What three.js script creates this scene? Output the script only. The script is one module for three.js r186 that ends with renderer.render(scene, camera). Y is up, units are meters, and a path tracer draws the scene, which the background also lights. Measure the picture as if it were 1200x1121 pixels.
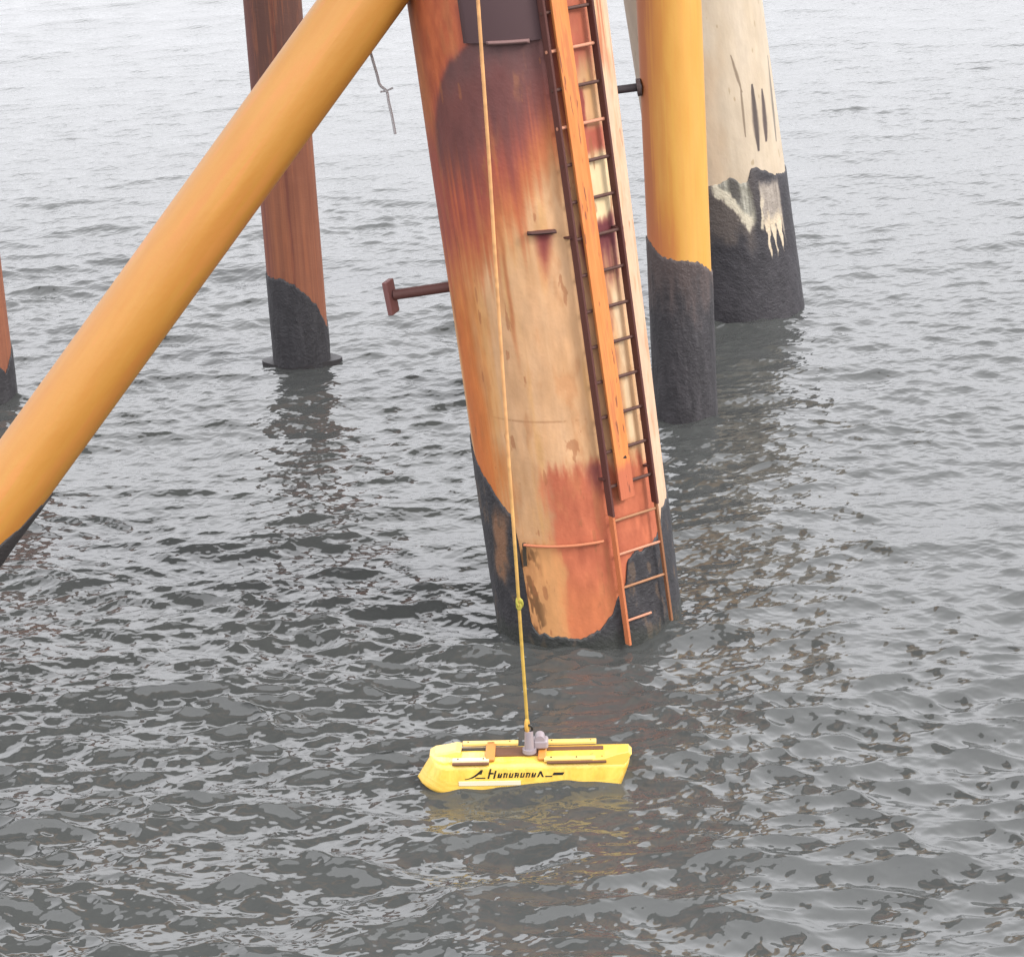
import * as THREE from 'three';
import { mergeGeometries, mergeVertices } from 'three/addons/utils/BufferGeometryUtils.js';
import { RoundedBoxGeometry } from 'three/addons/geometries/RoundedBoxGeometry.js';

// ---------------------------------------------------------------- camera, sky, sun, exposure
const scene = new THREE.Scene();
const camera = new THREE.PerspectiveCamera(22, 1024 / 956, 0.5, 6000);
camera.position.set(0, 8, 0);
camera.rotation.order = 'YXZ';
camera.rotation.set(THREE.MathUtils.degToRad(-20), 0, THREE.MathUtils.degToRad(-4));

const renderer = new THREE.WebGLRenderer({ antialias: true });
renderer.setSize(1024, 956);
renderer.toneMapping = THREE.LinearToneMapping;
renderer.toneMappingExposure = 2.05;
renderer.shadowMap.enabled = true;
renderer.shadowMap.type = THREE.PCFSoftShadowMap;

// seeded helpers
function rng(seed) { let s = seed >>> 0; return () => { s = (s + 0x6D2B79F5) | 0; let t = Math.imul(s ^ (s >>> 15), 1 | s); t = (t + Math.imul(t ^ (t >>> 7), 61 | t)) ^ t; return ((t ^ (t >>> 14)) >>> 0) / 4294967296; }; }
const hash = (() => { const r = rng(77), t = new Float32Array(65536); for (let i = 0; i < 65536; i++) t[i] = r(); return (x, y) => t[((x * 374761 + y * 668265 + ((x * y) & 1023) * 31) >>> 0) & 65535]; })();
function vnoise(x, y) {
  const xi = Math.floor(x), yi = Math.floor(y); let u = x - xi, v = y - yi;
  u = u * u * (3 - 2 * u); v = v * v * (3 - 2 * v);
  const a = hash(xi, yi), b = hash(xi + 1, yi), c = hash(xi, yi + 1), d = hash(xi + 1, yi + 1);
  return a + (b - a) * u + (c - a) * v + (a - b - c + d) * u * v;
}
function fbm(x, y, o = 4) { let s = 0, a = 0.5, n = 0; for (let i = 0; i < o; i++) { s += a * vnoise(x, y); n += a; x = x * 2.03 + 17.3; y = y * 2.03 + 9.1; a *= 0.5; } return s / n; }
const ss = (a, b, x) => { const t = Math.min(1, Math.max(0, (x - a) / (b - a))); return t * t * (3 - 2 * t); };
const clamp = (x, a = 0, b = 1) => Math.min(b, Math.max(a, x));
function curve(points, x) {
  if (x <= points[0][0]) return points[0][1];
  for (let i = 1; i < points.length; i++) if (x <= points[i][0]) { const [a, p] = points[i - 1], [b, q] = points[i]; return p + (q - p) * (x - a) / (b - a); }
  return points[points.length - 1][1];
}
const hex = (r, g, b) => new THREE.Color().setRGB(r / 255, g / 255, b / 255, THREE.SRGBColorSpace).multiplyScalar(0.69);

// overcast sky, brighter overhead, with broad soft cloud
{
  const W = 512, H = 256, data = new Float32Array(W * H * 4);
  for (let j = 0; j < H; j++) for (let i = 0; i < W; i++) {
    const e = ((j + 0.5) / H - 0.5) * Math.PI, az = (i + 0.5) / W * Math.PI * 2;
    const up = Math.max(0, Math.sin(e));
    const cx = Math.cos(az) * Math.cos(e) * 2.2 + 7, cz = Math.sin(az) * Math.cos(e) * 2.2 + 5;
    const cloud = 0.9 + 0.2 * fbm(cx + up * 2, cz + up * 1.3, 4);
    const l = (0.84 + 0.84 * ss(0.1, 0.46, up) - 0.2 * ss(0.6, 1, up)) * cloud, k = (j * W + i) * 4;
    data[k] = l * 0.975; data[k + 1] = l * 0.98; data[k + 2] = l * 1.025; data[k + 3] = 1;
  }
  const t = new THREE.DataTexture(data, W, H, THREE.RGBAFormat, THREE.FloatType);
  t.mapping = THREE.EquirectangularReflectionMapping; t.magFilter = t.minFilter = THREE.LinearFilter; t.wrapS = THREE.RepeatWrapping; t.needsUpdate = true;
  scene.background = t; scene.environment = t;
}
const sun = new THREE.DirectionalLight(new THREE.Color(1, 0.96, 0.9), 1.5);
sun.position.set(20, 17, -9); sun.target.position.set(0, 1, -20);
sun.castShadow = true; sun.shadow.radius = 30; sun.shadow.mapSize.set(2048, 2048);
Object.assign(sun.shadow.camera, { left: -16, right: 16, top: 16, bottom: -16, near: 1, far: 80 });
scene.add(sun, sun.target);

// ---------------------------------------------------------------- scene bookkeeping
const used = {};
function numbered(name) { const n = used[name] = (used[name] ?? -1) + 1; return n ? `${name}_${String(n).padStart(3, '0')}` : name; }
function thing(name, label, category, group) {
  const o = new THREE.Group(); o.name = numbered(name); o.userData = { label, category }; if (group) o.userData.group = group; scene.add(o); return o;
}
function part(name, geometry, material, parent, label) {
  const m = new THREE.Mesh(geometry, material); m.name = name; m.castShadow = m.receiveShadow = true; if (label) m.userData.label = label; parent.add(m); return m;
}
function colourTexture(w, h, f) {           // f(u, v) -> [r, g, b] in sRGB 0..255
  const d = new Uint8Array(w * h * 4), c = [0, 0, 0];
  for (let j = 0; j < h; j++) for (let i = 0; i < w; i++) { const k = (j * w + i) * 4; f((i + 0.5) / w, (j + 0.5) / h, c); d[k] = clamp(c[0], 0, 255); d[k + 1] = clamp(c[1], 0, 255); d[k + 2] = clamp(c[2], 0, 255); d[k + 3] = 255; }
  const t = new THREE.DataTexture(d, w, h, THREE.RGBAFormat); t.colorSpace = THREE.SRGBColorSpace; t.magFilter = t.minFilter = THREE.LinearFilter; t.wrapS = t.wrapT = THREE.RepeatWrapping; t.needsUpdate = true; return t;
}
function greyTexture(w, h, f) { const t = colourTexture(w, h, (u, v, c) => { c[0] = c[1] = c[2] = 255 * f(u, v); }); t.colorSpace = THREE.NoColorSpace; return t; }
function lay(c, k, r, g, b) { c[0] += (r - c[0]) * k; c[1] += (g - c[1]) * k; c[2] += (b - c[2]) * k; }

// tileable pitted-steel relief
function tileNoise(u, v, n, seed) { // value noise periodic in n cells
  const x = u * n, y = v * n, xi = Math.floor(x), yi = Math.floor(y); let a = x - xi, b = y - yi; a = a * a * (3 - 2 * a); b = b * b * (3 - 2 * b);
  const q = (i, j) => hash((i % n) + seed * 131, (j % n) + seed * 57);
  return q(xi, yi) * (1 - a) * (1 - b) + q(xi + 1, yi) * a * (1 - b) + q(xi, yi + 1) * (1 - a) * b + q(xi + 1, yi + 1) * a * b;
}
const steelBump = greyTexture(512, 512, (u, v) => 0.45 * tileNoise(u, v, 9, 1) + 0.25 * tileNoise(u, v, 31, 2) + 0.2 * tileNoise(u, v, 77, 3) + 0.1 * tileNoise(u, v, 171, 4));
const crustBump = greyTexture(512, 512, (u, v) => Math.pow(0.4 * tileNoise(u, v, 23, 5) + 0.35 * tileNoise(u, v, 53, 6) + 0.25 * tileNoise(u, v, 120, 7), 1.3));
function tiled(t, x, y) { const c = t.clone(); c.repeat.set(x, y); c.needsUpdate = true; return c; }

// ---------------------------------------------------------------- water
const W0 = { dir: -0.12 };
{
  const R = rng(4242), gauss = () => Math.sqrt(-2 * Math.log(R() + 1e-9)) * Math.cos(6.28318 * R());
  const comps = [];
  const N = 150;
  for (let i = 0; i < N; i++) {
    const lam = 0.13 * Math.pow(3.8 / 0.13, (i + R()) / N);
    const wide = R() < 0.2;
    const ang = (wide ? R() * 6.283 : W0.dir + gauss() * (lam > 1.5 ? 0.36 : 0.42)) ;
    const k = 6.28318 / lam;
    const w = (lam < 0.4 ? 1.25 : lam < 1.1 ? 0.9 : lam < 2 ? 0.6 : 0.35) * (wide ? 0.7 : 1);
    comps.push({ kx: k * Math.sin(ang), kz: k * Math.cos(ang), k, lam, s: w, ph: R() * 6.28318 });
  }
  let q = 0; for (const c of comps) q += c.s * c.s / 2;
  const want = 0.25; for (const c of comps) c.a = c.s * want / Math.sqrt(q) / c.k;

  const axis = (start, stops) => { const a = [start]; for (const [end, s0, s1, g] of stops) { let p = a[a.length - 1]; const p0 = p; while (p < end - 1e-6) { const t = (p - p0) / (end - p0); p += g ? Math.max(s0, (p - p0) * g + s0) : s0 + (s1 - s0) * t; a.push(Math.min(p, end)); } } return a; };
  const half = axis(0, [[3.6, 0.024, 0.024], [11.5, 0.024, 0.07], [2600, 0.08, 0, 0.3]]);
  const xs = [...half.slice(1).reverse().map((v) => -v), ...half];
  const dz = axis(12.3, [[20, 0.022, 0.024], [31, 0.024, 0.036], [58, 0.036, 0.095], [3200, 0.12, 0, 0.3]]).map((v) => -v);
  const nz = axis(0, [[2600, 0.12, 0, 0.35]]).slice(1).map((v) => v - 12.3);
  const zs = [...nz.reverse(), ...dz];     // from behind the viewer to far away
  const nx = xs.length, nzn = zs.length, P = new Float32Array(nx * nzn * 3), UV = new Float32Array(nx * nzn * 2);
  for (let j = 0; j < nzn; j++) {
    const z = zs[j], cz = Math.abs((zs[j + 1] ?? zs[j]) - (zs[j - 1] ?? zs[j])) / 2;
    for (let i = 0; i < nx; i++) {
      const x = xs[i], cx = Math.abs((xs[i + 1] ?? xs[i]) - (xs[i - 1] ?? xs[i])) / 2, cell = Math.max(cx, cz);
      const wx = x + 0.5 * (vnoise(x * 0.35 + 40, z * 0.35 + 11) - 0.5), wz = z + 0.5 * (vnoise(x * 0.33 + 9, z * 0.33 + 70) - 0.5);
      const near = ss(-40, -21, z) * (1 - 0.42 * ss(1.2, 4, x)) * (1 - 0.58 * Math.exp(-Math.pow((x - 0.6) / 0.85, 2) - Math.pow((z + 16.6) / 2.1, 2))) * (1 - 0.7 * Math.exp(-Math.pow(x / 0.95, 2) - Math.pow((z + 15.62) / 0.5, 2))) * (1 - 0.75 * Math.exp(-Math.pow((x + 0.7) / 0.55, 2) - Math.pow((z + 21) / 0.5, 2))) * (1 - 0.35 * Math.exp(-Math.pow((x - 2.2) / 1.2, 2) - Math.pow((z + 21.5) / 3, 2))), gust = (0.4 + 0.6 * near + 0.28 * ss(-19, -14.5, z)) * (0.7 + 0.6 * vnoise(x * 0.22 + 100, z * 0.16 + 50));
      const fine = (0.4 + 0.75 * near + 0.45 * ss(-20, -15, z)) * (0.5 + 1.0 * vnoise(x * 0.5 + 31, z * 0.4 + 17));
      let y = 0, ox = 0, oz = 0;
      if (cell < 1.5) for (const c of comps) {
        const fade = clamp((c.lam / cell - 2.6) / 2); if (fade <= 0) continue;
        const ph = c.kx * wx + c.kz * wz + c.ph, a = c.a * fade * (c.lam < 0.5 ? fine : gust), sn = Math.sin(ph), cs = Math.cos(ph);
        y += a * cs; ox -= a * sn * c.kx / c.k; oz -= a * sn * c.kz / c.k;
      }
      const k = (j * nx + i) * 3; P[k] = x + ox * 0.95; P[k + 1] = y; P[k + 2] = z + oz * 0.95;
      UV[(j * nx + i) * 2] = x / 2.56; UV[(j * nx + i) * 2 + 1] = z / 2.56;
    }
  }
  const I = new Uint32Array((nx - 1) * (nzn - 1) * 6); let n = 0;
  for (let j = 0; j < nzn - 1; j++) for (let i = 0; i < nx - 1; i++) { const a = j * nx + i, b = a + 1, c = a + nx, d = c + 1; I[n++] = a; I[n++] = b; I[n++] = c; I[n++] = b; I[n++] = d; I[n++] = c; }
  const g = new THREE.BufferGeometry(); g.setAttribute('position', new THREE.BufferAttribute(P, 3)); g.setAttribute('uv', new THREE.BufferAttribute(UV, 2)); g.setIndex(new THREE.BufferAttribute(I, 1)); g.computeVertexNormals();
  // cat's-paw ripples too small for the mesh: 1024 px tile of 2.56 m
  const S = 512, hgt = new Float32Array(S * S), rc = [];
  for (let i = 0; i < 70; i++) { const lam = 0.045 * Math.pow(0.17 / 0.045, R()), m = 2.56 / lam, an = gauss() * 0.7; const kx = Math.round(m * Math.sin(an)), kz = Math.round(m * Math.cos(an)); rc.push([kx, kz, R() * 6.283, 1 / Math.hypot(kx, kz)]); }
  let lo = 1e9, hi = -1e9;
  for (let j = 0; j < S; j++) for (let i = 0; i < S; i++) { let v = 0; for (const [kx, kz, ph, a] of rc) v += a * Math.cos(6.283185 * (kx * i + kz * j) / S + ph); hgt[j * S + i] = v; lo = Math.min(lo, v); hi = Math.max(hi, v); }
  const bump = greyTexture(S, S, (u, v) => (hgt[Math.floor(v * S) * S + Math.floor(u * S)] - lo) / (hi - lo));
  const water = new THREE.Mesh(g, new THREE.MeshPhysicalMaterial({ color: new THREE.Color().setRGB(0.045, 0.047, 0.045), roughness: 0.05, metalness: 0, ior: 1.45, bumpMap: bump, bumpScale: 0.011 }));
  water.name = 'sea_water'; water.userData = { label: 'grey choppy sea water under an overcast sky', kind: 'structure' }; water.receiveShadow = true; water.castShadow = true;
  scene.add(water);
  console.log('water', nx, nzn, nx * nzn);
}

// ---------------------------------------------------------------- legs: round steel tubes, ground points at y = 0
const D = Math.PI / 180, LOW = -0.7;
// local frame: (angle from the camera side, height, radius) -> point; the tube leans by lx metres per metre of height
const onLeg = (L, th, h, r) => new THREE.Vector3(L.lx * h + Math.sin(th * D) * r, h, Math.cos(th * D) * r);
function shaft(L, top, rows = 40, segs = 96) {
  const p = [], uv = [], idx = [];
  for (let j = 0; j <= rows; j++) for (let i = 0; i <= segs; i++) {
    const h = LOW + (top - LOW) * j / rows, th = -180 + 360 * i / segs, dent = 0.004 * (vnoise(th / 18 + L.seed * 9, h * 1.1) - 0.5);
    const v = onLeg(L, th, h, L.r + (i === segs ? 0.004 * (vnoise(-180 / 18 + L.seed * 9, h * 1.1) - 0.5) : dent)); p.push(v.x, v.y, v.z); uv.push(i / segs, j / rows);
  }
  for (let j = 0; j < rows; j++) for (let i = 0; i < segs; i++) { const a = j * (segs + 1) + i, b = a + 1, c = a + segs + 1, d = c + 1; idx.push(a, b, c, b, d, c); }
  const n = p.length / 3; p.push(L.lx * top, top, 0); uv.push(0.5, 1);
  for (let i = 0; i < segs; i++) idx.push(rows * (segs + 1) + i, rows * (segs + 1) + i + 1, n);
  return geo(p, uv, idx);
}
function geo(p, uv, idx, col) {
  const g = new THREE.BufferGeometry(); g.setAttribute('position', new THREE.Float32BufferAttribute(p, 3)); if (uv) g.setAttribute('uv', new THREE.Float32BufferAttribute(uv, 2)); if (col) g.setAttribute('color', new THREE.Float32BufferAttribute(col, 3)); g.setIndex(idx); g.computeVertexNormals(); return g;
}
// a crust of marine growth round the foot with a torn upper edge; edge(th) gives its height
function crust(L, edge, thick = 0.014, rough = 0.035, top = 2.4) {
  const segs = 300, rows = 46, p = [], uv = [], idx = [];
  for (let j = 0; j <= rows + 1; j++) for (let i = 0; i <= segs; i++) {
    const th = -180 + 360 * (i % segs) / segs;
    const e = edge(th) + rough * (fbm(th / 5 + L.seed * 13, 3.1, 4) - 0.5) * 2.2 + rough * 0.5 * (vnoise(th / 1.6, L.seed * 5) - 0.5);
    const h = j > rows ? e + 0.004 : LOW + (e - LOW) * Math.pow(j / rows, 0.8);
    const lump = thick * (0.55 + 0.9 * fbm(th / 9 + L.seed * 7, h * 5, 3));
    const v = onLeg(L, th, h, L.r + (j > rows ? -0.004 : lump)); p.push(v.x, v.y, v.z); uv.push(i / segs, (h - LOW) / (top - LOW));
  }
  for (let j = 0; j <= rows; j++) for (let i = 0; i < segs; i++) { const a = j * (segs + 1) + i, b = a + 1, c = a + segs + 1, d = c + 1; idx.push(a, b, c, b, d, c); }
  return geo(p, uv, idx);
}
// a curved plate on the tube between two angles and heights
function saddle(L, t0, t1, h0, h1, r0, r1, segs = 14) {
  const p = [], idx = [];
  for (let i = 0; i <= segs; i++) { const th = t0 + (t1 - t0) * i / segs; for (const [h, r] of [[h0, r0], [h0, r1], [h1, r1], [h1, r0]]) { const v = onLeg(L, th, h, r); p.push(v.x, v.y, v.z); } }
  for (let i = 0; i < segs; i++) for (let k = 0; k < 4; k++) { const a = i * 4 + k, b = i * 4 + (k + 1) % 4, c = a + 4, d = b + 4; idx.push(a, b, c, b, d, c); }
  idx.push(0, 2, 1, 0, 3, 2); const e = segs * 4; idx.push(e, e + 1, e + 2, e, e + 2, e + 3);
  return geo(p, null, idx).toNonIndexed();
}
const flat = (g) => { g = g.index ? g.toNonIndexed() : g; g.computeVertexNormals(); return g; };
function bar(a, b, w, d, side) {            // a flat bar from a to b, w wide along 'side', d deep
  const y = b.clone().sub(a), len = y.length(); y.normalize();
  const x = side.clone().addScaledVector(y, -side.dot(y)).normalize(), z = x.clone().cross(y);
  const g = new RoundedBoxGeometry(w, len, d, 2, Math.min(w, d) * 0.18); g.applyMatrix4(new THREE.Matrix4().makeBasis(x, y, z).setPosition(a.clone().add(b).multiplyScalar(0.5))); return g;
}
function rod(a, b, r, seg = 12) { return new THREE.TubeGeometry(new THREE.LineCurve3(a, b), 1, r, seg, false); }
function rodCapped(a, b, r, seg = 14) {
  const y = b.clone().sub(a), len = y.length(); const g = new THREE.CylinderGeometry(r, r, len, seg);
  g.applyQuaternion(new THREE.Quaternion().setFromUnitVectors(new THREE.Vector3(0, 1, 0), y.normalize())); const m = a.clone().add(b).multiplyScalar(0.5); g.translate(m.x, m.y, m.z); return g;
}
const steel = (map, rep, rough = 0.72, bs = 0.004) => new THREE.MeshStandardMaterial({ map, color: new THREE.Color().setRGB(0.66, 0.66, 0.66), roughness: rough, metalness: 0, bumpMap: tiled(steelBump, ...rep), bumpScale: bs });
const plain = (c, rough = 0.7, bs = 0.003) => new THREE.MeshStandardMaterial({ color: c, roughness: rough, bumpMap: bs ? steelBump : null, bumpScale: bs });

const streak = (th, h, s) => 0.6 * vnoise(th / 3.2 + s, h * 0.7 + s) + 0.4 * vnoise(th / 1.1 + s * 3, h * 1.6);   // runs down the tube

// --- the platform that the legs carry, above the frame: its dark underside is what the wave fronts mirror
{
  const t = thing('overhead_deck', 'dark steel deck carried by the legs above the water', 'deck');
  t.position.set(-3.4, 11, -23.6);
  const m = plain(hex(112, 96, 84), 0.8), b = (w, h, d, x, y, z) => new RoundedBoxGeometry(w, h, d, 1, 0.02).translate(x, y, z);
  part('deck_plate', b(10.4, 0.12, 12.4, 0, 0.86, 0), m, t);
  for (const z of [-6, -4, -2, 0, 2, 4.35, 6]) part('cross_girder', b(10.4, 0.4, 0.24, 0, 0.6, z), m, t);
  for (const x of [-5, -2.4, 0.2, 2.55, 5]) part('main_girder', b(0.32, 0.4, 12.4, x, 0.2, 0), m, t);
  part('hoist_beam', b(0.2, 0.26, 4.4, 3.4, -0.15, 6.0), m, t);
}
// --- the rusty main leg
const M = { x: 0.555, z: -18.65, r: 0.75, lx: -0.068, seed: 1 };
const TOP = 11.02;
function mainPaint(u, v, c) {
  const th = (u - 0.5) * 360, h = LOW + (TOP - LOW) * v;
  const n = fbm(th / 14, h * 2.2 + 5, 4) - 0.5, st = streak(th, h, 3) - 0.5, n2 = fbm(th / 4 + 30, h * 6, 4) - 0.5, n3 = fbm(th / 9 + 3, h * 0.9 + 60, 4) - 0.5;
  // chalky cream coating
  c[0] = 212 + 22 * n + 10 * st; c[1] = 165 + 26 * n + 12 * st; c[2] = 120 + 32 * n + 12 * st;
  lay(c, 0.4 * ss(0.012, 0.004, Math.abs(h - 1.92 - 0.004 * n2)) * ss(-0.1, 0.1, n2 + n), 150, 104, 66);
  lay(c, 0.55 * ss(0.02, 0.25, n3), 221, 166, 100);
  // pale strip on the right, cleaner paint
  lay(c, 0.8 * ss(48, 58, th + 8 * n) * (1 - ss(100, 120, th)), 226, 190, 162);
  lay(c, 0.5 * ss(46, 56, th) * ss(4.3, 4.9, h + 0.4 * n) * (1 - ss(66, 80, th)), 205, 180, 130);
  // orange run-off down the left
  const lo = ss(-34, -60, th + 26 * n + 14 * st) * ss(3.6, 2.9, h + n);
  lay(c, 0.85 * lo, 208, 124, 58);
  lay(c, 0.75 * ss(-50, -64, th + 14 * st) * ss(2.9, 2.5, h + n) , 206, 112, 50);
  lay(c, 0.8 * ss(-74, -79, th + 6 * n) * ss(2.95, 2.85, h + 0.3 * n), 226, 178, 128);
  // rust bleeding down beneath the dark patch
  const drop = curve([[-95, 2.9], [-62, 2.85], [-45, 2.95], [-28, 3.15], [-16, 3.35], [-6, 3.62], [6, 3.82], [14, 3.88], [24, 4.0]], th) + 0.5 * st + 0.3 * n;
  const red = ss(drop - 0.22, drop + 0.25, h) * (1 - ss(24, 34, th + 6 * n));
  lay(c, red, 196, 112 + 18 * st, 66 + 10 * st);
  lay(c, ss(drop + 0.1, drop + 0.62, h) * (1 - ss(20, 28, th)), 164 + 20 * st, 80 + 10 * st, 62);
  lay(c, 0.75 * ss(drop + 0.2, drop + 0.5, h) * ss(0.08, 0.3, st + 0.3 * n), 190, 100, 62);
  // dark maroon field and its arched left edge
  const left = curve([[3.0, -30], [3.5, -50], [3.9, -64], [4.2, -62], [4.5, -52], [4.72, -38], [4.85, -28], [5.4, -26], [12, -26]], h);
  const dropD = curve([[-95, 3.55], [-40, 3.6], [-12, 3.95], [5, 4.08], [18, 4.2]], th) + 0.36 * st;
  const dark = ss(left - 3, left + 4, th + 9 * n) * (1 - ss(18, 24, th + 4 * n)) * ss(dropD - 0.1, dropD + 0.5, h);
  lay(c, dark, 116 + 22 * n, 67 + 20 * n, 62 + 16 * n);
  lay(c, dark * 0.75 * ss(4.45, 4.9, h + 0.5 * n), 90, 66, 66);
  // brighter orange-red above and left of it
  lay(c, ss(left + 2, left - 8, th + 8 * n) * ss(3.9, 4.4, h + 0.6 * n), 188 + 24 * n2, 98 + 26 * n2, 60 + 14 * n2);
  lay(c, 0.8 * ss(-58, -72, th + 16 * n) * ss(3.9, 4.4, h), 204, 122, 62);
  // patches behind the ladder
  if (th > 20 && th < 60) {
    const w = ss(22, 27, th) * (1 - ss(49, 54, th + 5 * n));
    lay(c, w * ss(4.5, 4.72, h + 0.2 * n2), 184 + 20 * n, 98 + 16 * n, 70);
    lay(c, w * ss(4.05, 4.2, h + 0.2 * n2) * ss(4.5, 4.4, h + 0.2 * n2) * ss(42, 37, th + 10 * n2), 152, 66, 56);
    lay(c, w * ss(3.9, 4.02, h + 0.14 * n2) * ss(4.2, 4.1, h), 182, 92, 70);
    lay(c, 0.9 * w * ss(3.42, 3.5, h + 0.1 * n2) * ss(4.0, 3.88, h + 0.1 * n2) * ss(33, 37, th), 242, 218, 172);
    lay(c, w * ss(3.5, 3.4, h + 0.1 * n2) * ss(2.85, 3.3, h + 0.4 * n2 + 0.3 * st), 112, 48, 54);
    lay(c, 0.75 * ss(3, 0, Math.abs(th - 38 + 5 * n2)) * ss(3.4, 3.1, h) * ss(1.4, 1.6, h) * (0.5 + st), 166, 84, 62);
    lay(c, 0.6 * ss(40, 43, th) * ss(48, 45, th) * ss(3.0, 2.8, h) * ss(1.5, 1.7, h), 244, 222, 186);
  }
  // run beneath the small lug
  { const d = 3.42 - h, w = 8 - d * 9; if (d > -0.02 && d < 0.62) { const k = ss(w, w - 7, Math.abs(th - 3 + d * 7)) * ss(0.6, 0.15, d + 0.3 * n2); lay(c, k, 128 + 130 * d, 50 + 120 * d, 52 + 30 * d); } }
  lay(c, 0.6 * ss(2.2, 0, Math.abs(th + 22 + 3 * n)) * ss(2.2, 2.8, h) * ss(3.7, 3.2, h), 172, 92, 48);
  // lower rust field
  const rl = ss(-24, -10, th + 14 * n2 + 10 * n) * ss(1.62, 1.42, h + 0.25 * n2 + 0.1 * st) * (1 - ss(56, 62, th + 5 * n2));
  lay(c, 0.95 * rl, 190 + 24 * n2, 100 + 24 * n2, 68 + 20 * n2);
  lay(c, 0.7 * ss(6, 16, th) * ss(22, 17, th) * ss(1.2, 1.5, h) * ss(1.6, 1.5, h), 118, 56, 58);
  const ll = ss(0.98, 0.8, h + 0.2 * n2);
  lay(c, ll * 0.85 * (1 - ss(-14, -8, th + 8 * n2)), 226, 160, 100);
  lay(c, ll * 0.7 * ss(-16, -8, th + 8 * n2) * ss(0.75, 0.3, h + 0.3 * n), 208, 122, 74);
  lay(c, 0.8 * ss(0.05, 0.2, fbm(th / 3 + 8, h * 9 + 2, 3) - 0.46) * ll * ss(-44, -38, th) * ss(-24, -32, th), 110, 74, 40);
  // speckle
  lay(c, 0.35 * ss(0.1, 0.3, fbm(th / 7 + 70, h * 3.1, 5) - 0.5), 186, 122, 74);
  lay(c, 0.5 * ss(0.24, 0.28, fbm(th / 5 + 70, h * 4, 5) - 0.5), 160, 98, 60);
  const f = 1 + 0.16 * n2; c[0] *= f; c[1] *= f; c[2] *= f;
}
const mainLeg = thing('platform_leg', 'wide rust-streaked cream leg in the centre with a ladder on it', 'platform leg');
mainLeg.position.set(M.x, 0, M.z);
part('leg_tube', shaft(M, TOP, 60, 128), steel(colourTexture(1024, 2048, mainPaint), [3, 7], 0.68), mainLeg);
const mainEdge = (th) => curve([[-180, 1.5], [-90, 1.58], [-71, 1.43], [-55, 1.25], [-42, 1.1], [-39.5, 0.86], [-43, 0.34], [-40, 0.2], [-34, 0.11], [-22, 0.09], [-2, 0.10], [7, 0.18], [14, 0.27], [18, 0.4], [25, 0.52], [28, 0.72], [36, 0.76], [46, 0.74], [60, 0.86], [66, 0.97], [90, 1.02], [130, 1.2], [180, 1.5]], th);
const crustMat = (map, L) => new THREE.MeshStandardMaterial({ map, color: new THREE.Color().setRGB(0.8, 0.8, 0.8), roughness: 0.62, bumpMap: tiled(crustBump, Math.max(1, Math.round(L.r * 6.28 / 1.1)), 3), bumpScale: 0.007 });
const growthMain = colourTexture(1024, 512, (u, v, c) => {
  const th = (u - 0.5) * 360, h = LOW + 3.1 * v, n = fbm(th / 6, h * 5, 5) - 0.5, n2 = fbm(th / 2.5 + 40, h * 14, 4) - 0.5;
  c[0] = 48 + 26 * n + 14 * n2; c[1] = 46 + 25 * n + 14 * n2; c[2] = 49 + 25 * n + 14 * n2;
  lay(c, 0.8 * ss(10, 4, Math.abs(th + 56 - (h - 0.8) * 16 + 8 * n)) * ss(0.42, 0.6, h + 0.3 * n) * ss(1.2, 1.0, h + 0.2 * n), 142, 100, 70);
  lay(c, 0.7 * ss(0.12, 0.24, n) , 92, 74, 60);
  lay(c, 0.45 * ss(0.2, 0.02, h + 0.2 * n), 44, 50, 38);
});
part('marine_growth', crust(M, mainEdge), crustMat(growthMain, M), mainLeg);
part('clamp_plate', saddle(M, -27, 16.5, 4.86, 5.5, 0.745, 0.785), plain(hex(80, 56, 58), 0.75), mainLeg, 'dark grey clamp plate round the leg');
part('clamp_lip', saddle(M, -14, 9, 4.845, 4.875, 0.75, 0.80), plain(hex(128, 96, 92), 0.7), mainLeg);
part('lug', saddle(M, -6, 10, 3.415, 3.435, 0.745, 0.80, 6), plain(hex(80, 48, 42), 0.75), mainLeg);
{ // thin rod bent round the foot
  const pts = []; for (let t = -34; t <= 14; t += 4) pts.push(onLeg(M, t, 0.885 + (t + 34) * 0.0006, 0.782)); 
  const g = new THREE.TubeGeometry(new THREE.CatmullRomCurve3(pts), 30, 0.012, 8); part('tie_rod', g, plain(hex(202, 122, 84), 0.7), mainLeg);
  part('hook', bar(onLeg(M, -34, 0.9, 0.778), onLeg(M, -35.5, 0.7, 0.776), 0.03, 0.012, new THREE.Vector3(1, 0, 0)), plain(hex(60, 52, 40)), mainLeg);
}
{ // side stub with end plate
  const w = (x, y, z) => new THREE.Vector3(x - M.x, y, z - M.z);
  const darkRust = plain(hex(96, 58, 52), 0.7);
  const s = part('stub_pipe', rodCapped(w(-0.83, 2.795, -18.7), w(-0.2, 2.85, -18.68), 0.042, 18), darkRust, mainLeg, 'thin dark pipe sticking out to the left');
  part('end_plate', bar(w(-0.868, 2.915, -18.7), w(-0.838, 2.645, -18.7), 0.045, 0.13, new THREE.Vector3(1, 0, 0.45)), plain(hex(132, 86, 82), 0.7), s);
}

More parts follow.
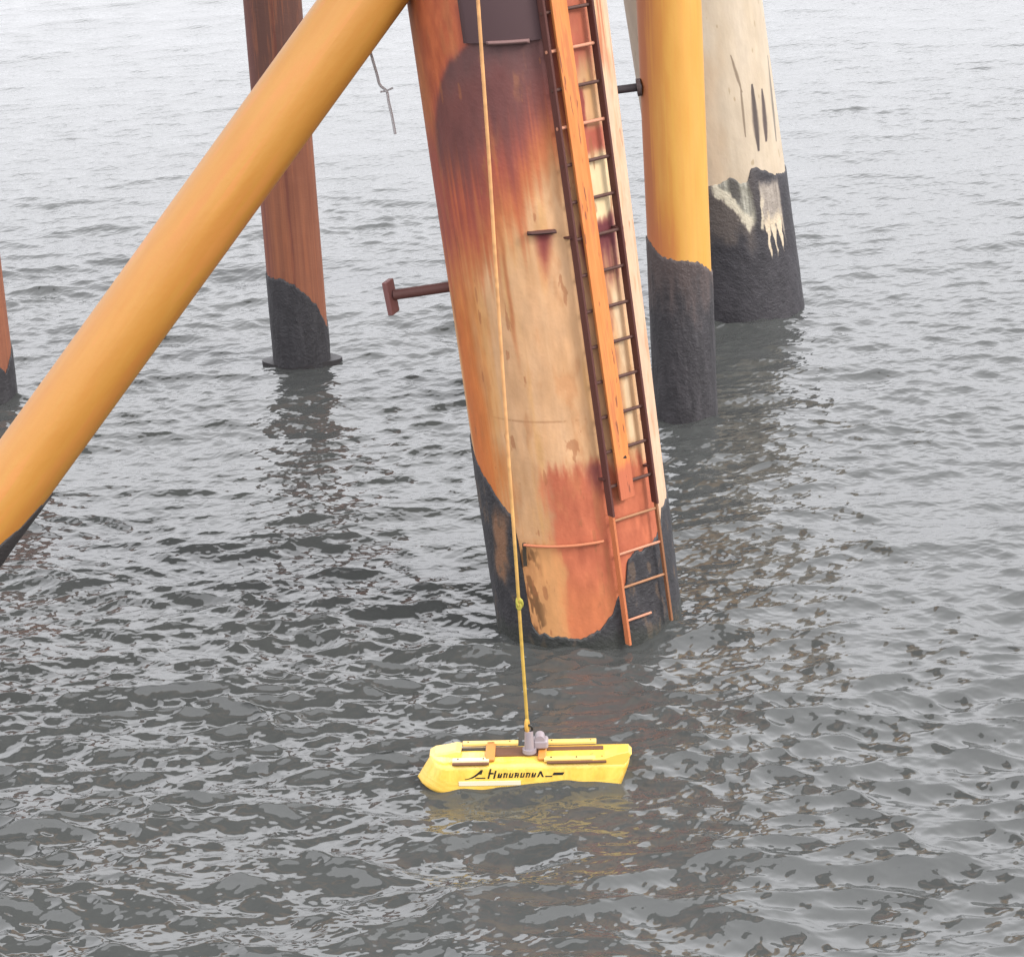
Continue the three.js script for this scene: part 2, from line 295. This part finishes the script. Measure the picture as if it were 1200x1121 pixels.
// --- the ladder on it
const rustDark = plain(hex(92, 48, 40), 0.72), rustOrange = plain(hex(206, 120, 74), 0.68), rungDark = plain(hex(84, 50, 40), 0.7), rungPale = plain(hex(204, 140, 110), 0.65);
const ladder = thing('boarding_ladder', 'narrow rusty ladder with an orange flat rail fixed down the central leg', 'ladder');
ladder.position.set(M.x, 0, M.z);
{
  const rad = new THREE.Vector3(Math.sin(33 * D), 0, Math.cos(33 * D)), tan = new THREE.Vector3(Math.cos(33 * D), 0, -Math.sin(33 * D));
  const mid = (h) => new THREE.Vector3(M.lx * h, h, 0).addScaledVector(rad, 0.79).addScaledVector(tan, curve([[0, 0.035], [1, 0.03], [2.2, 0.015], [5, -0.025], [10, -0.05]], h));
  const hw = 0.215, at = (h, s, out = 0) => mid(h).addScaledVector(tan, s).addScaledVector(rad, out);
  for (const s of [-1, 1]) {
    const hw2 = s < 0 ? -hw : hw * 1.0;
    part('rail', bar(at(1.12, hw2), at(9, hw2), 0.02, 0.075, tan), rustDark, ladder, s < 0 ? 'dark left rail' : 'dark right rail');
    part('lower_rail', s < 0 ? mergeGeometries([bar(at(0.02, hw2), at(1.12, hw2), 0.022, 0.06, tan)]) : bar(at(0.1, hw2 + 0.01), at(1.12, hw2 + 0.005), 0.02, 0.035, tan), s < 0 ? rustOrange : plain(hex(150, 100, 66)), ladder, s < 0 ? 'orange lower end of the left rail' : 'tan lower end of the right rail');
  }
  for (let i = -13; i <= 17; i++) {
    const h = 5.05 - 0.284 * i, lower = h < 1.2, upper = h > 4.1;
    const g = rodCapped(at(h, -hw), at(h + 0.006 - (lower ? 0.012 * vnoise(i, 3) : 0), h < 0.35 ? 0.04 : hw), lower ? 0.0105 : 0.0135, 10);
    part('rung', g, lower ? (i % 2 ? rungPale : plain(hex(170, 120, 84), 0.7)) : upper && i % 2 ? rungPale : rungDark, ladder);
  }
  const railTex = colourTexture(256, 1024, (u, v, c) => { const n = fbm(u * 3, v * 26, 5) - 0.5, s2 = fbm(u * 16, v * 7 + 3, 4) - 0.5; c[0] = 216 + 20 * n; c[1] = 134 + 34 * n + 20 * s2; c[2] = 70 + 30 * n + 16 * s2; lay(c, 0.55 * ss(0.06, 0.26, n + 0.5 * s2), 176, 96, 58); lay(c, 0.9 * ss(0.042, 0.03, v + 0.02 * n + 0.01 * s2), 186, 100, 70); lay(c, 0.7 * ss(0.22, 0.27, fbm(u * 5 + 3, v * 40, 5) - 0.5), 112, 62, 44); });
  const plate = part('flat_rail', bar(at(1.24, -0.065, 0.03), at(9, -0.105, 0.03), 0.135, 0.03, tan), new THREE.MeshStandardMaterial({ map: railTex, color: new THREE.Color().setRGB(0.74, 0.74, 0.74), roughness: 0.66, bumpMap: steelBump, bumpScale: 0.003 }), ladder, 'broad orange flat rail');
  part('slot', bar(at(1.56, -0.075, 0.034), at(1.585, -0.03, 0.036), 0.02, 0.03, rad.clone()), plain(hex(40, 26, 22)), plate);
  for (const h of [1.42, 3.36, 5.3]) for (const s of [-1, 1]) part('bracket', bar(at(h, s * hw, -0.09), at(h + 0.01, s * hw, 0.0), 0.05, 0.014, tan), rustDark, ladder);
}

// --- yellow diagonal brace
{
  const a = new THREE.Vector3(-4.25, 0, 0);
  const up = new THREE.Vector3(0.20, 6.36, -18.62), lowP = new THREE.Vector3(-3.9, 1.683, -17.63);
  const dir = up.clone().sub(lowP), foot = lowP.clone().addScaledVector(dir, -(lowP.y + 0.6) / dir.y);
  const t = thing('diagonal_brace', 'thick yellow pipe brace slanting from the central leg down to the left', 'brace');
  t.position.copy(foot);
  const len = up.distanceTo(foot), d = dir.clone().normalize();
  const q = new THREE.Quaternion().setFromUnitVectors(new THREE.Vector3(0, 1, 0), d), r = 0.276;
  const g = new THREE.CylinderGeometry(r, r, len, 80, 24); g.translate(0, len / 2, 0); g.applyQuaternion(q);
  part('brace_tube', g, steel(colourTexture(512, 1024, (u, v, c) => {
    const a2 = u * 360, h = v * len, n = fbm(a2 / 22, h * 1.3, 4) - 0.5, n2 = fbm(a2 / 6 + 9, h * 5, 4) - 0.5, s = fbm(u * 40, h * 2.2 + 3, 3) - 0.5;
    c[0] = 196 + 14 * n; c[1] = 136 + 20 * n + 6 * n2; c[2] = 56 + 16 * n + 6 * n2;
    lay(c, 0.45 * ss(0.05, 0.28, n + 0.4 * s), 208, 130, 66);
    lay(c, 0.4 * ss(0.05, 0.3, fbm(a2 / 26 + 3, h * 0.7, 5) - 0.5), 200, 122, 60);
  }), [2, 8], 0.5, 0.002), t);
  // growth on the foot of the brace, ragged and reaching further up the underside
  const p = [], uv = [], idx = [], segs = 160, rows = 40;
  const lowSide = new THREE.Vector3(0.76, -0.65, 0).applyQuaternion(q.clone().invert()), lowAng = Math.atan2(lowSide.x, lowSide.z);
  for (let j = 0; j <= rows + 1; j++) for (let i = 0; i <= segs; i++) {
    const th = 2 * Math.PI * (i % segs) / segs, under = 0.5 + 0.5 * Math.cos(th - lowAng);
    const e = (1.32 + 0.6) / d.y + 0.75 * Math.pow(under, 5) + 0.11 * (fbm((i % segs) / 5, 4.4, 4) - 0.5) * 2, h = j > rows ? e + 0.004 : e * j / rows;
    const rr = r + (j > rows ? -0.004 : 0.006 + 0.012 * fbm((i % segs) / 4, h * 6, 3));
    p.push(Math.sin(th) * rr, h, Math.cos(th) * rr); uv.push(i / segs, h / 3);
  }
  for (let j = 0; j <= rows; j++) for (let i = 0; i < segs; i++) { const a = j * (segs + 1) + i, b = a + 1, c = a + segs + 1, e = c + 1; idx.push(a, b, c, b, e, c); }
  const gg = geo(p, uv, idx); gg.applyQuaternion(q);
  part('marine_growth', gg, new THREE.MeshStandardMaterial({ color: hex(54, 50, 50), roughness: 0.65, bumpMap: tiled(crustBump, 2, 3), bumpScale: 0.007 }), t);
}

// --- frayed wire hanging from the brace
{
  const pts = [[-0.868, 4.82, -18.7], [-0.836, 4.652, -18.7], [-0.812, 4.53, -18.71], [-0.798, 4.453, -18.72], [-0.75, 4.40, -18.72], [-0.743, 4.331, -18.71], [-0.724, 4.2, -18.7], [-0.712, 4.07, -18.7]].map((a) => new THREE.Vector3(...a));
  const t = thing('hanging_wire', 'thin grey wire dangling below the yellow brace beside the central leg', 'wire');
  part('wire', new THREE.TubeGeometry(new THREE.CatmullRomCurve3(pts), 40, 0.011, 8), plain(hex(206, 203, 204), 0.6), t);
  const b = [[-0.80, 4.40, -18.72], [-0.757, 4.405, -18.72], [-0.70, 4.425, -18.71]].map((a) => new THREE.Vector3(...a));
  part('loose_strand', new THREE.TubeGeometry(new THREE.CatmullRomCurve3(b), 12, 0.008, 6), plain(hex(206, 203, 204), 0.6), t);
}

// --- yellow pipe and cream leg on the right
const Y = { r: 0.31, lx: 0.002, seed: 2 };
const yellow = thing('upright_pipe', 'upright yellow pipe with black foot in front of the far cream leg', 'pipe');
yellow.position.set(1.80, 0, -23.55);
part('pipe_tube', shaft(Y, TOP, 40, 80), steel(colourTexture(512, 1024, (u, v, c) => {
  const th = (u - 0.5) * 360, h = LOW + (TOP - LOW) * v, n = fbm(th / 20, h * 1.6, 4) - 0.5, st = streak(th, h, 11) - 0.5, n2 = fbm(th / 5, h * 6 + 20, 4) - 0.5;
  c[0] = 228 + 12 * n; c[1] = 168 + 20 * n + 10 * st; c[2] = 78 + 24 * n;
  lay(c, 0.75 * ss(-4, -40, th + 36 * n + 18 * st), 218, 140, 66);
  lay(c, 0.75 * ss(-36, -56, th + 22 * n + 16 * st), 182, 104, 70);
  lay(c, 0.6 * ss(2.1, 1.7, h + 0.5 * n) * ss(0, -30, th + 20 * n), 206, 122, 70);
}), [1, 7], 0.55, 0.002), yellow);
part('marine_growth', crust(Y, (th) => curve([[-180, 1.6], [-90, 1.86], [-69, 1.83], [-45, 1.74], [-25, 1.69], [0, 1.67], [30, 1.64], [50, 1.56], [67, 1.49], [90, 1.45], [180, 1.6]], th), 0.012, 0.02),
  crustMat(colourTexture(512, 512, (u, v, c) => { const th = (u - 0.5) * 360, h = LOW + 3.1 * v, n = fbm(th / 10, h * 4 + 7, 5) - 0.5, n2 = fbm(th / 4, h * 14, 3) - 0.5; c[0] = 54 + 30 * n + 12 * n2; c[1] = 51 + 29 * n + 12 * n2; c[2] = 54 + 29 * n + 12 * n2; lay(c, 0.55 * ss(1.0, 1.6, h + 0.8 * n), 96, 78, 72); }), Y), yellow);
{ const w = (x, y, z) => new THREE.Vector3(x - 1.80, y, z + 23.55);
  const s = part('stub_pipe', rodCapped(w(1.19, 3.335, -23.5), w(1.6, 3.36, -23.5), 0.04, 16), plain(hex(62, 52, 54)), yellow, 'short dark pipe sticking out to the left');
  part('flange', rodCapped(w(1.46, 3.35, -23.5), w(1.5, 3.353, -23.5), 0.085, 18), plain(hex(96, 78, 74)), s); }

const C = { r: 0.76, lx: -0.104, seed: 4 };
const cream = thing('platform_leg', 'pale cream leg with torn black coating at its foot behind the yellow pipe', 'platform leg');
cream.position.set(2.73, 0, -27.3);
const slit = (th, h, a, b, w) => { // elongated tear between two points
  const t = clamp(((h - a[1]) * (b[1] - a[1])) / Math.pow(b[1] - a[1], 2)), cth = a[0] + (b[0] - a[0]) * t; return ss(w * (0.35 + Math.sin(t * 3.14159)) , w * 0.3, Math.abs(th - cth)) * (h < a[1] && h > b[1] ? 1 : 0);
};
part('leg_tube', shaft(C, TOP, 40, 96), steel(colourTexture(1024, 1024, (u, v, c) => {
  const th = (u - 0.5) * 360, h = LOW + (TOP - LOW) * v, n = fbm(th / 16, h * 1.8 + 2, 4) - 0.5, st = streak(th, h, 21) - 0.5, n2 = fbm(th / 5 + 5, h * 5, 4) - 0.5;
  c[0] = 204 + 18 * n + 8 * st; c[1] = 186 + 20 * n + 8 * st; c[2] = 162 + 24 * n + 8 * st;
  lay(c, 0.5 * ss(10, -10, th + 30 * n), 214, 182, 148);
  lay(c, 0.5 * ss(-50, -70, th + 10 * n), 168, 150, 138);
  lay(c, 0.6 * ss(0.33, 0.37, fbm(th / 4 + 39, h * 6, 2) - 0.5), 160, 140, 106);
  lay(c, 0.85 * Math.max(slit(th + 2 * n2, h, [21, 3.02], [27, 2.6], 1.6), slit(th, h, [26, 2.68], [24, 2.1], 1.3)), 128, 110, 90);
  lay(c, 0.95 * slit(th + 2 * n2, h, [38, 2.66], [35, 1.92], 3.2), 78, 66, 62);
  lay(c, 0.95 * slit(th + 2 * n2, h, [50, 2.58], [46, 2.0], 3.2), 84, 70, 66);
  lay(c, 0.8 * slit(th, h, [70, 2.9], [62, 1.95], 3), 120, 112, 104);
  const f = 1 + 0.1 * n2; c[0] *= f; c[1] *= f; c[2] *= f;
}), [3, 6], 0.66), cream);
part('marine_growth', crust(C, (th) => curve([[-180, 1.5], [-60, 1.5], [-20, 1.58], [-9, 1.6], [1, 1.66], [8, 1.66], [14, 1.58], [20, 1.62], [25, 1.76], [40, 1.70], [50, 1.62], [70, 1.58], [90, 1.6], [180, 1.5]], th), 0.012, 0.03),
  crustMat(colourTexture(1024, 512, (u, v, c) => {
    const th = (u - 0.5) * 360, h = LOW + 3.1 * v, n = fbm(th / 8, h * 5 + 3, 5) - 0.5, n2 = fbm(th / 3, h * 12, 4) - 0.5, st = streak(th * 1.3, h * 2, 31) - 0.5;
    c[0] = 48 + 22 * n + 12 * n2; c[1] = 45 + 21 * n + 12 * n2; c[2] = 49 + 21 * n + 12 * n2;
    lay(c, 0.6 * ss(0.75, 1.2, h + 0.5 * n) * ss(40, 10, th), 96, 84, 74);
    // peeling pale coat: a torn tongue sagging on the left, a greyish worn field and a ragged hanging strip
    const t2 = th + 7 * n + 3 * n2, h2 = h + 0.12 * n2 + 0.05 * st;
    const sag = curve([[-16, 1.66], [-8, 1.52], [2, 1.34], [12, 1.16], [18, 1.1], [22, 1.12]], t2);
    lay(c, ss(-12, -6, t2) * ss(23, 20, t2) * ss(sag - 0.02, sag + 0.05, h2), 128 + 90 * st + 50 * n2, 124 + 90 * st + 50 * n2, 112 + 84 * st + 50 * n2);
    lay(c, 0.9 * ss(2, 5, t2) * ss(13, 10, t2) * ss(1.36, 1.48, h2), 70, 66, 62);
    lay(c, 0.9 * ss(-14, -8, t2) * ss(21, 17, t2) * ss(0.13, 0.05, Math.abs(h2 - sag - 0.05)), 198, 188, 166);
    const foot = 0.92 + 0.16 * Math.sin(t2 * 0.9) + 0.3 * n2;
    lay(c, ss(28.5, 31, t2) * ss(56, 52, t2) * ss(foot, foot + 0.1, h2) * ss(1.62, 1.5, h2), 140 + 80 * st, 130 + 78 * st, 120 + 74 * st);
    lay(c, 0.9 * ss(29, 31, t2) * ss(54, 50, t2) * ss(foot - 0.08, foot, h2) * ss(1.24, 1.1, h2 + 0.2 * st), 206, 188, 160);
    lay(c, 0.85 * ss(2.2, 0.8, Math.abs(t2 - 30 - 3 * Math.sin(h * 5))) * ss(1.0, 1.1, h2) * ss(1.5, 1.3, h2), 204, 190, 164);
  }), C), cream);
// --- two brown posts on the left
const B = { r: 0.31, lx: 0.016, seed: 6 }, B2 = { r: 0.31, lx: 0.02, seed: 8 };
function post(L, x, z, label, edge, seed) {
  const t = thing('rusty_post', label, 'post'); t.position.set(x, 0, z);
  part('post_tube', shaft(L, 4.6, 40, 72), steel(colourTexture(512, 1024, (u, v, c) => {
    const th = (u - 0.5) * 360, h = LOW + (4.6 - LOW) * v, n = fbm(th / 16 + seed, h * 1.5 + 2, 4) - 0.5, st = streak(th, h, 21 + seed) - 0.5, n2 = fbm(th / 5 + 5, h * 5 + seed, 4) - 0.5;
    c[0] = 146 + 34 * n + 26 * st; c[1] = 88 + 28 * n + 20 * st; c[2] = 62 + 20 * n + 12 * st;
    lay(c, 0.75 * ss(2.3, 3.4, h + 0.8 * n), 92, 62, 56);
    lay(c, 0.5 * ss(-30, -60, th + 20 * n), 122, 68, 62);
    lay(c, 0.75 * ss(4, 1.5, Math.abs(th - 2 + 4 * n2)), 116, 62, 48);
    lay(c, 0.5 * ss(0.05, 0.3, st + n2 * 0.6), 166, 98, 64);
    lay(c, 0.7 * ss(4.6, 4.9, h + 0.3 * n2) * ss(30, 10, Math.abs(th)), 86, 60, 46);
  }), [1, 7], 0.74), t);
  part('marine_growth', crust(L, edge, 0.012, 0.03), crustMat(colourTexture(512, 256, (u, v, c) => { const th = (u - 0.5) * 360, h = LOW + 3.1 * v, n = fbm(th / 8 + seed, h * 5, 5) - 0.5; c[0] = 48 + 24 * n; c[1] = 46 + 24 * n; c[2] = 49 + 24 * n; }), L), t);
  return t;
}
const pA = post(B, -2.245, -26.3, 'rusty brown post with a black foot seen behind the yellow brace', (th) => curve([[-180, 0.9], [-90, 1.05], [-46, 1.03], [-20, 1.02], [2, 0.95], [26, 0.82], [49, 0.64], [70, 0.42], [90, 0.35], [140, 0.6], [180, 0.9]], th), 0);
{ // low collar plate awash at the post's foot
  const p = [], idx = [], seg = 60; 
  for (const [y, k] of [[-0.05, 0], [0.02, 0], [0.02, 1], [-0.05, 1]]) for (let i = 0; i < seg; i++) { const a = i / seg * 6.28318, r = k ? 0.3 : 0.325 + 0.11 * Math.pow(Math.abs(Math.sin(a)), 10) + 0.03 * (vnoise(i / 3, 2) - 0.5); p.push(Math.sin(a) * r, y + 0.012 * Math.sin(a * 3), Math.cos(a) * r); }
  for (let k = 0; k < 3; k++) for (let i = 0; i < seg; i++) { const a = k * seg + i, b = k * seg + (i + 1) % seg; idx.push(a, b, a + seg, b, b + seg, a + seg); }
  part('collar_plate', flat(geo(p, null, idx)), plain(hex(46, 42, 44), 0.6), pA, 'black collar plate at the waterline');
}
post(B2, -5.67, -25.8, 'rusty brown post cut off by the left edge, beyond the brace', (th) => curve([[-180, 0.6], [0, 0.5], [38, 0.42], [55, 0.28], [74, 0.43], [90, 0.5], [180, 0.6]], th), 5);

// ---------------------------------------------------------------- the yellow float and its rope
{
  const t = thing('survey_float', 'small yellow survey boat with black lettering floating on a rope', 'boat');
  t.position.set(-0.06, 0.0, -15.80); t.rotation.y = -3 * D; t.rotation.z = -1.6 * D;
  const yel = new THREE.MeshPhysicalMaterial({ roughness: 0.32, clearcoat: 0.4, clearcoatRoughness: 0.25, color: new THREE.Color().setRGB(0.68, 0.44, 0.07) });
  const pale = new THREE.MeshStandardMaterial({ color: hex(250, 226, 178), roughness: 0.3 }), paleY = new THREE.MeshStandardMaterial({ color: hex(246, 208, 120), roughness: 0.35 });
  const orange = new THREE.MeshStandardMaterial({ color: hex(214, 140, 62), roughness: 0.5 }), brown = new THREE.MeshStandardMaterial({ color: hex(104, 66, 40), roughness: 0.6 }), grey = new THREE.MeshStandardMaterial({ color: hex(158, 146, 150), roughness: 0.45 }), black = new THREE.MeshStandardMaterial({ color: hex(30, 28, 24), roughness: 0.5 });
  // hull: stations along x, each a rounded box section
  const st = []; for (let i = 0; i <= 44; i++) st.push(i / 44);
  const p = [], idx = [], huv = [], ring = 28;
  for (const s of st) {
    const x = -0.765 + 1.45 * s;
    const bow = Math.min(1, s / 0.11), b = 0.17 * Math.pow(Math.sin(bow * Math.PI / 2), 0.55) + 0.004;
    const top = 0.165, bot = -0.10 + 0.10 * Math.pow(1 - Math.min(1, s / 0.25), 2);
    const rake = 0.10 * ss(0.72, 1, s);
    for (let k = 0; k < ring; k++) {
      const a = k / ring * 6.28318, ca = Math.cos(a), sa = Math.sin(a), e = 0.32;
      const zz = Math.sign(ca) * Math.pow(Math.abs(ca), e) * b, yy01 = 0.5 + 0.5 * Math.sign(sa) * Math.pow(Math.abs(sa), e);
      const y = bot + (top - bot) * yy01;
      p.push(x + rake * (yy01 - 0.3) + 0.10 * Math.pow(1 - ss(0, 0.3, s), 1.5) * yy01, y, zz * (0.93 + 0.07 * (1 - yy01))); huv.push(s * 3, k / ring * 2);
    }
  }
  for (let j = 0; j < st.length - 1; j++) for (let k = 0; k < ring; k++) { const a = j * ring + k, b = j * ring + (k + 1) % ring; idx.push(a, b, a + ring, b, b + ring, a + ring); }
  for (const j of [0, st.length - 1]) { const n = p.length / 3; let x = 0, y = 0; for (let k = 0; k < ring; k++) { x += p[(j * ring + k) * 3] / ring; y += p[(j * ring + k) * 3 + 1] / ring; } p.push(x, y, 0); huv.push(0, 0); for (let k = 0; k < ring; k++) idx.push(j * ring + k, j * ring + (k + 1) % ring, n); }
  const hull = part('hull', geo(p, huv, idx), new THREE.MeshPhysicalMaterial({ roughness: 0.3, clearcoat: 0.5, clearcoatRoughness: 0.2, bumpMap: steelBump, bumpScale: 0.002, map: colourTexture(512, 512, (u, v, c) => {
    const n = tileNoise(u, v, 6, 11) - 0.5, n2 = tileNoise(u, v, 40, 12) - 0.5, m = tileNoise(u, v, 5, 13) * 0.5 + tileNoise(u, v, 19, 14) * 0.3 + tileNoise(u, v, 61, 15) * 0.2;
    c[0] = 214 + 18 * n; c[1] = 175 + 26 * n + 10 * n2; c[2] = 72 + 26 * n + 12 * n2;
    lay(c, 0.3 * ss(0.55, 0.75, m), 190, 146, 60); lay(c, 0.35 * ss(0.4, 0.25, m), 226, 196, 116);
  }) }), t);
  // fixing bolts along the rails and fin
  for (const [x, z] of [[-0.46, 0.125], [-0.28, 0.125], [0.2, 0.125], [0.38, 0.125], [0.56, 0.125], [0.2, -0.14], [0.48, -0.14], [-0.4, -0.14], [-0.1, -0.14]]) part('bolt', new THREE.CylinderGeometry(0.006, 0.006, 0.012, 10).translate(x, 0.190, z), black, t);
  // gunwale rails standing a little off the deck, fore and aft of the middle well
  const rail = (z, x0, x1, m, y0, y1) => part('gunwale_rail', bar(new THREE.Vector3(x0, y0, z), new THREE.Vector3(x1, y1, z), 0.022, 0.05, new THREE.Vector3(0, 1, 0)), m, t);
  rail(0.125, -0.50, -0.24, pale, 0.180, 0.180); rail(-0.14, -0.44, -0.04, paleY, 0.182, 0.182);
  rail(0.125, 0.15, 0.60, paleY, 0.180, 0.178); rail(-0.14, 0.14, 0.52, paleY, 0.182, 0.182);
  // low pale bow hood
  { const s = new THREE.Shape([[-0.66, 0.15], [-0.63, 0.164], [-0.55, 0.174], [-0.48, 0.19], [-0.455, 0.186], [-0.46, 0.17], [-0.47, 0.15]].map((a) => new THREE.Vector2(...a)));
    const g = new THREE.ExtrudeGeometry(s, { depth: 0.12, bevelEnabled: true, bevelSize: 0.01, bevelThickness: 0.02, bevelSegments: 3 }); g.translate(0, 0, -0.13); part('bow_hood', g, paleY, t); }
  // sunk strips in the deck and low cross beams
  part('deck_well', new RoundedBoxGeometry(0.34, 0.02, 0.13, 2, 0.006).translate(-0.05, 0.169, -0.02), brown, t);
  part('fore_strip', new RoundedBoxGeometry(0.22, 0.016, 0.035, 2, 0.005).translate(-0.36, 0.166, -0.075), black, t);
  part('fore_strip', new RoundedBoxGeometry(0.26, 0.016, 0.03, 2, 0.005).translate(-0.37, 0.169, 0.158), brown, t);
  part('aft_strip', new RoundedBoxGeometry(0.42, 0.016, 0.05, 2, 0.005).translate(0.36, 0.166, -0.06), brown, t);
  part('aft_strip', new RoundedBoxGeometry(0.42, 0.016, 0.03, 2, 0.005).translate(0.38, 0.169, 0.158), brown, t);
  for (const [x, w] of [[-0.235, 0.07], [0.135, 0.06]]) part('cross_beam', new RoundedBoxGeometry(w, 0.026, 0.28, 2, 0.01).translate(x, 0.18, -0.01), orange, t);
  // stern fin rising at the near corner
  { const s = new THREE.Shape([[0.46, 0.14], [0.50, 0.18], [0.58, 0.188], [0.67, 0.218], [0.745, 0.232], [0.76, 0.215], [0.715, 0.14]].map((a) => new THREE.Vector2(...a)));
    const g = new THREE.ExtrudeGeometry(s, { depth: 0.10, bevelEnabled: true, bevelSize: 0.008, bevelThickness: 0.01, bevelSegments: 2 }); g.translate(0, 0, 0.045); part('stern_fin', g, yel, t); }
  // mast, winch housing and lifting eye
  part('mast', mergeGeometries([new THREE.CylinderGeometry(0.03, 0.036, 0.17, 20).translate(0.045, 0.265, 0.02).toNonIndexed(), new THREE.CylinderGeometry(0.05, 0.05, 0.03, 20).translate(0.045, 0.2, 0.02).toNonIndexed()]), grey, t);
  part('winch_housing', mergeGeometries([new RoundedBoxGeometry(0.11, 0.07, 0.1, 3, 0.02).translate(0.125, 0.235, -0.03), new THREE.CylinderGeometry(0.035, 0.035, 0.09, 18).rotateX(Math.PI / 2).translate(0.12, 0.27, -0.03).toNonIndexed()].map((g) => g.index ? g.toNonIndexed() : g)), grey, t);
  part('lifting_eye', new THREE.TorusGeometry(0.026, 0.009, 10, 24).translate(0.045, 0.37, 0.02), black, t);
  // lettering: a swoosh, a run of slanted letters and a dash, as far as the photograph shows them
  const sh = [], quad = (x, y, w, h, lean = 0.012) => { const s = new THREE.Shape(); s.moveTo(x, y); s.lineTo(x + w, y); s.lineTo(x + w + lean, y + h); s.lineTo(x + lean, y + h); s.closePath(); sh.push(s); };
  { const s = new THREE.Shape(); s.moveTo(-0.415, 0.05); s.quadraticCurveTo(-0.36, 0.055, -0.30, 0.118); s.lineTo(-0.285, 0.118); s.lineTo(-0.295, 0.085); s.lineTo(-0.315, 0.085); s.quadraticCurveTo(-0.35, 0.05, -0.415, 0.045); s.closePath(); sh.push(s); }
  quad(-0.34, 0.052, 0.07, 0.008, 0);
  quad(-0.255, 0.05, 0.012, 0.075, 0.02); quad(-0.215, 0.05, 0.012, 0.06, 0.016); quad(-0.245, 0.084, 0.035, 0.012, 0);
  for (let i = 0; i < 7; i++) { const x = -0.185 + i * 0.04; quad(x, 0.055, 0.010, 0.036, 0.01); quad(x + 0.019, 0.055, 0.009, 0.034, 0.01); if (i % 2) quad(x + 0.006, 0.083, 0.02, 0.009, 0); else quad(x + 0.002, 0.055, 0.02, 0.009, 0); if (i % 3 === 0) quad(x + 0.004, 0.068, 0.02, 0.008, 0); }
  { const s = new THREE.Shape(); s.moveTo(0.095, 0.055); s.lineTo(0.118, 0.1); s.lineTo(0.13, 0.1); s.lineTo(0.145, 0.055); s.lineTo(0.133, 0.055); s.lineTo(0.122, 0.083); s.lineTo(0.107, 0.055); s.closePath(); sh.push(s); }
  quad(0.155, 0.055, 0.05, 0.009, 0); quad(0.205, 0.068, 0.075, 0.02, 0.012);
  const lg = new THREE.ExtrudeGeometry(sh, { depth: 0.003, bevelEnabled: false }); lg.rotateX(-3.3 * D); lg.translate(0, 0.005, 0.1685); part('lettering', lg, black, hull, 'black slanted lettering');
  part('pale_stripe', bar(new THREE.Vector3(-0.46, 0.022, 0.171), new THREE.Vector3(-0.02, 0.02, 0.171), 0.034, 0.006, new THREE.Vector3(0, 1, 0)), new THREE.MeshStandardMaterial({ color: hex(236, 226, 196), roughness: 0.35 }), hull);
}
{
  const t = thing('hoist_rope', 'pale yellow rope hanging straight down to the small yellow boat', 'rope');
  t.position.set(-0.015, 0.36, -15.78);
  const pts = []; for (let i = 0; i <= 30; i++) pts.push(new THREE.Vector3(0.008 * (vnoise(i * 0.5, 1) - 0.5) + 0.02 * i / 30 , i / 30 * 10.36, 0.008 * (vnoise(i * 0.5, 7) - 0.5)));
  const g = new THREE.TubeGeometry(new THREE.CatmullRomCurve3(pts), 1200, 0.0125, 10), pos = g.attributes.position, col = new Float32Array(pos.count * 3), a = hex(196, 160, 70), b = hex(216, 160, 104), c = new THREE.Color();
  for (let i = 0; i < pos.count; i++) { c.lerpColors(a, b, ss(0.7, 2.2, pos.getY(i) + 0.5 * (vnoise(pos.getY(i) * 6, 3) - 0.5))); const f = 0.85 + 0.3 * vnoise(pos.getY(i) * 30, 9); col.set([c.r * f, c.g * f, c.b * f], i * 3); }
  g.setAttribute('color', new THREE.BufferAttribute(col, 3));
  part('rope_line', g, new THREE.MeshStandardMaterial({ vertexColors: true, roughness: 0.85 }), t);
  const knot = new THREE.TorusKnotGeometry(0.014, 0.009, 90, 10, 2, 3); knot.scale(1, 1.9, 1); knot.translate(0.005, 0.97, 0);
  part('knot', knot, new THREE.MeshStandardMaterial({ color: hex(170, 162, 62), roughness: 0.85 }), t, 'greenish yellow knot in the rope');
  part('eye_splice', new THREE.TorusGeometry(0.026, 0.014, 8, 20).scale(0.8, 1.5, 1).rotateY(1.2).translate(0.0, 0.03, 0), new THREE.MeshStandardMaterial({ color: hex(206, 158, 70), roughness: 0.85 }), t);
}
renderer.render(scene, camera);
